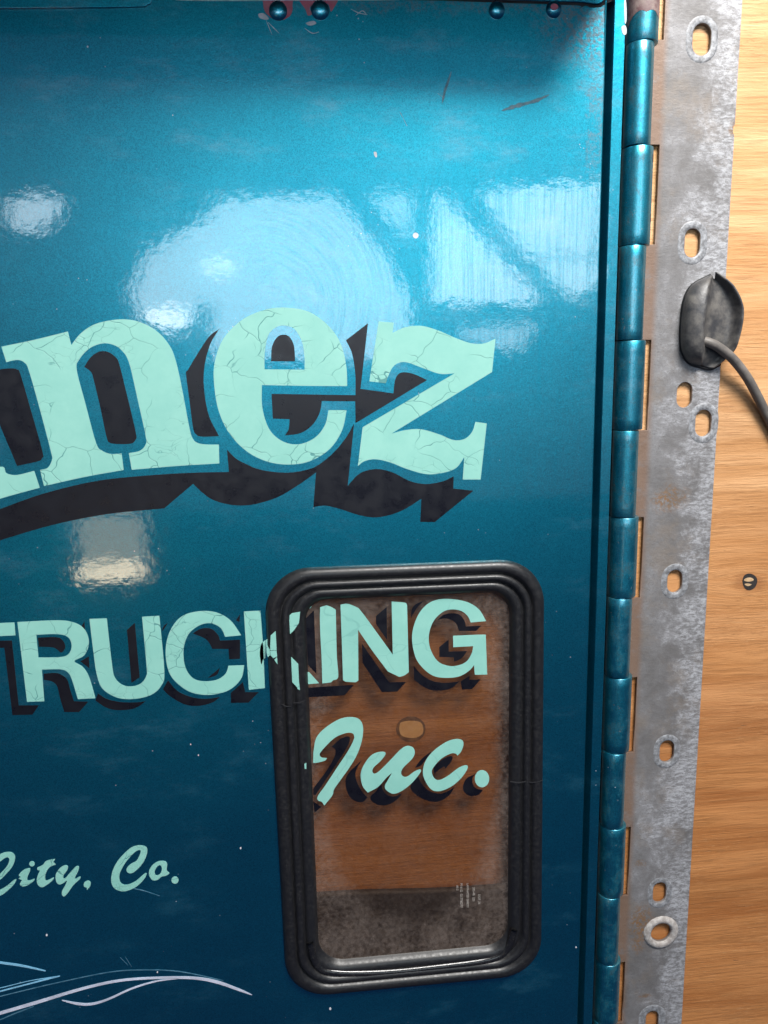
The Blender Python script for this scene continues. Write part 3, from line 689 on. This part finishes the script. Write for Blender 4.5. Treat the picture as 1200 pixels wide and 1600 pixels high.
# profile from outer edge (0) to glass (1): fraction, Y
P_ = [(0,-.0002),(.02,-.0026),(.08,-.0046),(.17,-.0056),(.27,-.0054),(.34,-.0040),(.365,-.0016),(.39,-.0016),(.41,-.0040),(.47,-.0050),(.55,-.0047),(.60,-.0030),(.625,-.0008),(.65,-.0008),(.67,-.0024),(.76,-.0030),(.86,-.0022),(.93,-.0004),(.97,.0018),(1,.0032)]
vs, fs = [], []; N = len(outer)
for (f, y) in P_:
    for i in range(N):
        a, b_ = outer[i], inner[i]; vs.append((a[0]+(b_[0]-a[0])*f, y, a[1]+(b_[1]-a[1])*f))
for j in range(len(P_)-1):
    for i in range(N): fs.append((j*N+i, j*N+(i+1) % N, (j+1)*N+(i+1) % N, (j+1)*N+i))
seal = mesh('window_seal', vs, fs, M['rubber'], door)
slab('window_glass', [[(x, z) for x, z in quadround([(470,930),(803,917),(800,1482),(492,1510)], .018, GY)]], M['glass'], seal, GY+.0032, .0032)
# glossy inner lip along the sill
lipo = [(500,1496),(560,1506),(640,1500),(720,1491),(775,1480),(790,1462)]
def tube(name, pts, r, mat, parent, ns=10):
    vs, fs = [], []; n = len(pts)
    for i, p in enumerate(pts):
        t_ = (pts[min(n-1,i+1)]-pts[max(0,i-1)]).normalized(); up = Vector((0,-1,0))
        s_ = t_.cross(up).normalized(); u_ = s_.cross(t_)
        rr = r[i] if isinstance(r, list) else r
        for k in range(ns):
            a = k*2*math.pi/ns; vs.append(p+s_*rr*math.cos(a)+u_*rr*math.sin(a))
    for i in range(n-1):
        for k in range(ns): fs.append((i*ns+k, i*ns+(k+1) % ns, (i+1)*ns+(k+1) % ns, (i+1)*ns+k))
    fs.append(tuple(range(ns))); fs.append(tuple(reversed([(n-1)*ns+k for k in range(ns)])))
    return mesh(name, vs, fs, mat, parent)
lp = [at(x, y, -.0010) for x, y in smoothpath([(484,1470),(494,1505),(520,1518),(600,1518),(690,1509),(765,1498),(792,1482),(803,1450)], False, 5)]
tube('glazing_lip', lp, .0034, M['lip'], seal)
# moulded joints across the seal
for (x0, y0, x1, y1) in ((440,1100,455,1104),(458,1098,476,1094),(797,1221,822,1221),(826,1222,848,1219)):
    stroke('seal_joint', [(x0,y0),((x0+x1)/2,(y0+y1)/2+1.5),(x1,y1)], [1,1.4,1], M['gap'], Y=-.0052, parent=seal, th=.0004)
# paint fragments left on the rubber
for l, Y in (([(117,602,c),(133,585,c),(135,660),(160,710,c),(165,775,c),(140,800,c),(125,760,c)], -.0050), ([(172,545,c),(230,495,c),(242,720,c),(165,720,c)], -.0056), ([(166,728,c),(240,725,c),(248,790,c),(205,812,c),(170,780,c)], -.0056), ([(215,830,c),(246,800,c),(252,885,c)], -.0056),
          ([(380,325,c),(420,285,c),(518,268,c),(503,400,c),(440,490),(388,538,c)], -.0030), ([(392,800,c),(412,795,c),(495,880,c),(503,1080,c),(515,1185,c),(490,1175,c),(480,1150,c),(412,1080,c)], -.0030), ([(548,940),(562,938),(564,965),(552,962)], .0), ([(560,1095),(570,1094),(572,1130),(563,1130)], .0)):
    slab('letter_fragment', [px(l, AC, SC, Y)], M['mint'], seal, Y, .0003)
slab('letter_fragment', [px([(58,350,c),(70,345,c),(70,380,c),(60,378,c)], AA, SA, -.0024)], M['mint'], seal, -.0024, .0003)
# dark inner trim seen through the lower part of the glass
slab('inner_trim', [px([(430,1402,c),(560,1394),(700,1390),(860,1378,c),(860,1640,c),(430,1640,c)], Y=.010)], M['trimdark'], door, .015, .006, .0022)
# etched maker's block, turned on its side
def etched(txt, x, y, size):
    cu = bpy.data.curves.new('t', 'FONT'); cu.body = txt; cu.size = size*1000; ob = bpy.data.objects.new('t', cu); COL.objects.link(ob)
    me = bpy.data.meshes.new_from_object(ob.evaluated_get(bpy.context.evaluated_depsgraph_get()))
    COL.objects.unlink(ob); bpy.data.objects.remove(ob)
    q = at(x, y, GY); k = .001
    me.transform(Matrix.Translation((q.x, GY-.0002, q.z)) @ Matrix(((0,k,0,0),(0,0,-k,0),(-k,0,0,0),(0,0,0,1))))
    me.materials.clear(); me.name = 'etched_marking'
    finish(bpy.data.objects.new('etched_marking', me), seal, M['etch'])
etched('AS-2', 713, 1383, .0026); etched('M 61G  G1776D77', 719, 1380, .0030); etched('LAMINATED SAFETY', 729, 1380, .0026); etched('285-4B  223', 738.5, 1386, .0028); etched('DOT 35', 747, 1397, .0028)

# ------------------------------------------------------------------ hinge
PY = .016                                             # front face of hinge plate
bounds = [-90, 62, 226, 382, 531, 672, 808, 934, 1058, 1175, 1292, 1399, 1503, 1597, 1680]
pxe = lambda y: 1039.5-.0413*y                        # slot / plate edge
zb2 = [at(1005, y, .0).z for y in bounds]
zb3 = [at(pxe(y), y, PY).z for y in bounds]
xplate = at(1022, 430, PY).x
xright = [(1160,-2),(1141,330),(1132,540),(1118,700),(1104,930),(1088,1200),(1076,1400),(1064,1605)]
xR = sum(at(x, y, PY).x for x, y in xright)/len(xright)
rD = (U(1021,228,.008)-U(978,228,.004))/2; axX = U(1021,228,.008)-rD; axY = -.0015+rD
rP = rD*.87; axP = axX-.0016
zt3, zb4 = at(1100,-120,PY).z, at(1020,1720,PY).z
lp = [(xR, zb4), (xR, at(1146,212,PY).z), (xR-.0012, at(1146,206,PY).z), (xR-.0012, at(1146,199,PY).z), (xR, at(1146,194,PY).z), (xR, zt3)]
edge_pts = []
# walk down the left edge: notch where the door's own knuckles sit (even intervals)
top = zt3
edge_pts.append((xplate, zt3))
for k in range(0, len(bounds)-1):
    z_a, z_b = zb3[k], zb3[k+1]
    if k % 2 == 0: edge_pts += [(xplate, z_a if k else zt3), (xplate, z_b)]
    else: edge_pts += [(axX, z_b*0+z_a), (axX, z_b)]
edge_pts.append((xplate if (len(bounds)-2) % 2 == 0 else axX, zb4))
cl = []
for p in edge_pts:
    if not cl or (abs(cl[-1][0]-p[0])+abs(cl[-1][1]-p[1])) > 1e-5: cl.append(p)
def slot_px(x0, x1, y0, y1, grow=0, n=10):
    "stadium shaped hole in world metres"
    a, b_ = at((x0+x1)/2, y0, PY), at((x0+x1)/2, y1, PY)
    r_ = abs(at(x1,(y0+y1)/2,PY).x-at(x0,(y0+y1)/2,PY).x)/2
    cxx = (at(x0,(y0+y1)/2,PY).x+at(x1,(y0+y1)/2,PY).x)/2
    hz = max(.0002, (a.z-b_.z)/2-r_); czz = (a.z+b_.z)/2; r_ += grow
    out = []
    for s_, st in ((1, 0), (-1, math.pi)):
        for k in range(n+1):
            th = st+math.pi*k/n; out.append((cxx+r_*math.cos(th), czz+s_*hz+r_*math.sin(th)))
    return out
HO = [((1082.5,1111,36,86.6),(1074,1124.6,27,97)), ((1070,1094,356.6,402),(1058.6,1105,350,409)), ((1057.7,1081.7,597,637),None), ((1086.7,1111.7,640,682),(1075,1121,635,690)),
      ((1043,1066,890.5,926),(1034.7,1078,884,933.6)), ((1031,1053,1157,1191),(1022,1064,1155,1196)), ((1020.5,1041,1379,1410.7),(1013,1050.7,1376,1415)), ((1017,1048,1443,1470),(1010.7,1064.5,1433,1487)), ((1009,1028.5,1580,1614),(1000,1042.7,1570,1624))]
holes = [slot_px(*h[0]) for h in HO]
plate = slab('hinge_plate', [lp+cl]+holes, M['plate'], door, PY+.0024, .0024, .0003)
plate['label'] = 'bare galvanised hinge plate with slotted holes and rust at its painted edge'
M['ring'] = simple('pale_zinc', (.15,.15,.155), .55, metal=.25, bump=(300,.0006), col2=(.38,.39,.41), nscale=260)
M['boss'] = simple('worn_boss', (.24,.215,.20), .75, metal=0, bump=(260,.0006), col2=(.44,.42,.40), nscale=260)
for (h, r_) in HO:
    if r_ is None: continue
    boss = h[2] == 1443
    wd = (at(r_[1],h[2],PY).x-at(r_[0],h[2],PY).x - (at(h[1],h[2],PY).x-at(h[0],h[2],PY).x))/2
    prof2 = [(0, .0003),(.08,-.0001),(.35,-.00025),(.7,-.00025),(.95,-.0001),(1.05,.0003)] if not boss else [(0,.0006),(.06,-.0012),(.3,-.0022),(.65,-.0021),(.95,-.0008),(1.05,.0003)]
    vs, fs = [], []; L_ = None
    for f, y in prof2:
        l2 = slot_px(*h, grow=wd*f); L_ = len(l2)
        for (x, z) in l2: vs.append((x, PY+y, z))
    for j in range(len(prof2)-1):
        for i in range(L_): fs.append((j*L_+i, j*L_+(i+1) % L_, (j+1)*L_+(i+1) % L_, (j+1)*L_+i))
    mesh('boss_ring' if boss else 'embossed_ring', vs, fs, M['boss'] if boss else M['ring'], plate)

def knuckle(k, z_hi, z_lo, ax, r_, parent, mat):
    axY = -.0015+r_
    g = .0003; e = .00035; NS = 40; vs, fs = [], []
    rows = [(z_lo+g, r_-e),(z_lo+g+.0001, r_-e*.5),(z_lo+g+e, r_)]
    for q in range(1, 8): rows.append((z_lo+(z_hi-z_lo)*q/8, r_))
    rows += [(z_hi-g-e, r_),(z_hi-g-.0001, r_-e*.5),(z_hi-g, r_-e)]
    for (z, rr) in rows:
        for i in range(NS): vs.append((ax+rr*math.cos(i*2*math.pi/NS), axY+rr*math.sin(i*2*math.pi/NS), z))
    for j in range(len(rows)-1):
        for i in range(NS): fs.append((j*NS+i, j*NS+(i+1) % NS, (j+1)*NS+(i+1) % NS, (j+1)*NS+i))
    fs.append(tuple(range(NS))[::-1]); fs.append(tuple((len(rows)-1)*NS+i for i in range(NS)))
    return mesh('hinge_knuckle', vs, fs, mat, parent)
for k in range(len(bounds)-1):
    own = k % 2 == 0
    knuckle(k, zb2[k], zb2[k+1], axX if own else axP, rD if own else rP, door if own else plate, M['knuckle'] if 'knuckle' in M else M['teal_clean'])
# worn primer band on the top knuckle and small rust spots
def wrap(name, th0, th1, pts_z, mat, parent, ax=axX, r_=rD, axY=axY):
    "patch lying on the barrel; pts_z = list of (top, bottom) heights across the angle range"
    vs, fs = [], []; n = len(pts_z)
    for i, (a_, b_) in enumerate(pts_z):
        th = th0+(th1-th0)*i/(n-1)
        for z in (a_, (a_+b_)/2, b_): vs.append((ax+(r_+.00015)*math.sin(th), axY-(r_+.00015)*math.cos(th), z))
    for i in range(n-1):
        for j in range(2): fs.append((i*3+j, i*3+j+1, (i+1)*3+j+1, (i+1)*3+j))
    return mesh(name, vs, fs, mat, parent)
M['wornprimer'] = simple('worn_primer_band', (.10,.045,.05), .6, bump=(250,.0004), col2=(.24,.19,.17), nscale=90)
M['edgewear'] = simple('worn_paint_edge', (.16,.22,.19), .6, col2=(.36,.36,.27), nscale=160)
M['rust'] = simple('rust_spot', (.13,.06,.04), .7, bump=(300,.0004), col2=(.22,.13,.10), nscale=200)
zz = lambda y: at(1000, y, .002).z
bot = [40,30,24,20,18,19,22,19,18,20,24,27,24,19,22]
wrap('bare_primer', -1.4, 1.5, [(zz(-90), zz(b_)) for b_ in bot], M['wornprimer'], door)
for (th, y, hh, wdt) in ((.95,246,6,.14),(1.0,340,6,.12)):
    z = zz(y); wrap('rust_spot', th-wdt, th+wdt, [(z+.0004,z-.0004),(z+.0024,z-.0022),(z+.0032,z-.003),(z+.0022,z-.003),(z+.0004,z-.0005)], M['rust'], door)
z = zz(1435); wrap('rust_spot', .55, .85, [(z+.0004,z-.0004),(z+.0014,z-.0014),(z+.0015,z-.0012),(z+.0004,z-.0005)], M['rust'], plate, axP, rP)
z = zz(1418); wrap('paint_chip', -.75, -.55, [(z+.0018,z-.0005),(z+.0014,z-.0020),(z+.0002,z-.0030)], M['chip'], plate, axP, rP)
# hidden pin and door leaf behind the barrels
vs = []
mesh('hinge_leaf', [(xe-.001,.0155,zb_),(axX,.0155,zb_),(axX,.0155,zt),(xe-.001,.0155,zt),(xe-.001,.0175,zb_),(axX,.0175,zb_),(axX,.0175,zt),(xe-.001,.0175,zt)], [(0,1,2,3),(7,6,5,4),(0,4,5,1),(3,2,6,7),(0,3,7,4),(1,5,6,2)], M['trimdark'], door, smooth=False)
for k in range(5, len(bounds)-1, 2):
    h0, h1 = zb2[k]-.0012, zb2[k+1]+.0012
    wrap('paint_edge', 1.04, 1.10, [(h0,h1),(h0-.001,h1+.001)], M['edgewear'], plate, axP, rP, -.0015+rP)
# white paint nick on lip
slab('paint_chip', [px([(971,42),(977,40),(979,47),(978,54),(973,53)], Y=-.002)], M['chip'], door, -.0020, .0002)
slab('paint_chip', [px([(975,4),(978,2),(979,30),(976,36)], Y=-.002)], M['chip'], door, -.0020, .0002)

# ------------------------------------------------------------------ rubber grommet and cable
g0 = at(1112, 502, PY)
gr = thing('rubber_grommet', 'black rubber cup with a torn open flap fixed on the hinge plate', 'grommet', (g0.x, PY, g0.z))
AG, SG = (1020,400), 5.3333
rows = [  # (outline from top to bottom, heights above plate)
 ([(488,160),(330,240),(262,370),(235,560),(235,760),(290,880),(398,915)], [0,0,0,0,0,0,0]),
 ([(488,160),(345,240),(278,370),(250,560),(250,755),(300,868),(400,912)], [.003,.005,.006,.006,.006,.005,.002]),
 ([(490,160),(395,240),(335,380),(310,560),(310,740),(345,840),(402,908)], [.004,.009,.012,.013,.012,.009,.003]),
 ([(492,160),(466,240),(445,400),(425,560),(415,740),(405,850),(403,905)], [.005,.011,.015,.016,.015,.011,.004]),
 ([(495,162),(470,242),(449,400),(429,560),(419,740),(409,850),(404,905)], [.005,.011,.015,.016,.015,.011,.004]),
 ([(498,170),(478,250),(455,400),(436,560),(426,740),(415,850),(407,908)], [.003,.005,.006,.006,.006,.005,.003]),
 ([(505,190),(520,260),(545,400),(540,560),(530,740),(500,850),(430,922)], [.003,.005,.0062,.0066,.006,.004,.002]),
 ([(515,190),(590,290),(640,400),(632,560),(610,700),(560,830),(450,932)], [.003,.004,.004,.004,.004,.003,.002]),
 ([(517,165),(625,262),(695,400),(690,550),(660,700),(612,815),(480,935)], [.005,.008,.009,.009,.008,.006,.003]),
 ([(520,132),(665,245),(742,400),(745,540),(710,700),(660,805),(500,935)], [.008,.013,.015,.015,.013,.009,.004]),
 ([(526,128),(672,240),(751,400),(752,545),(716,706),(664,810),(504,940)], [.007,.012,.014,.014,.012,.008,.003])]
vs, fs = [], []; cols = []
for pts, hs in rows:
    sp = smoothpath(pts, False, 6); hh = [p[1] for p in smoothpath([(i, h_) for i, h_ in enumerate(hs)], False, 6)]
    cols.append([at(AG[0]+x/SG, AG[1]+y/SG, PY-h_) for (x, y), h_ in zip(sp, hh)])
n = len(cols[0])
for i in range(n):
    for c_ in cols: vs.append(c_[i]+Vector((random.uniform(-1,1),0,random.uniform(-1,1)))*.00015)
m_ = len(cols)
for i in range(n-1):
    for j in range(m_-1): fs.append((i*m_+j, i*m_+j+1, (i+1)*m_+j+1, (i+1)*m_+j))
cup = mesh('rubber_cup', vs, fs, M['cup'], gr)
s_ = cup.modifiers.new('thick', 'SOLIDIFY'); s_.thickness = .0011; s_.offset = 0
s_ = cup.modifiers.new('sub', 'SUBSURF'); s_.levels = s_.render_levels = 1
# backing bead where the cup sits on the plate
bd = [at(AG[0]+x/SG, AG[1]+y/SG, PY-.0006) for x, y in smoothpath([(480,165),(330,245),(262,370),(238,560),(238,760),(292,880),(400,925),(480,940),(560,900)], False, 5)]
tube('base_bead', bd, .0014, M['rubber'], gr)
p0 = at(1099.7, 533, PY-.006)
cpts = [(418,708),(470,722),(540,755),(640,832),(720,920),(800,1035),(880,1185),(960,1345),(1060,1545),(1200,1830)]
chs = [.0075,.0095,.0100,.0095,.0075,.0050,.0028,.0014,.0008,.0006]
sp = smoothpath(cpts, False, 5); hh = [p[1] for p in smoothpath([(i, h_) for i, h_ in enumerate(chs)], False, 5)]
cb_ = tube('cable', [at(AG[0]+x/SG, AG[1]+y/SG, PY-h_) for (x, y), h_ in zip(sp, hh)],   .0036, M['cable'], None, 16)
cb_['label'] = 'dusty grey rubber cable coming out of the black cup and crossing the plywood'; cb_['category'] = 'cable'
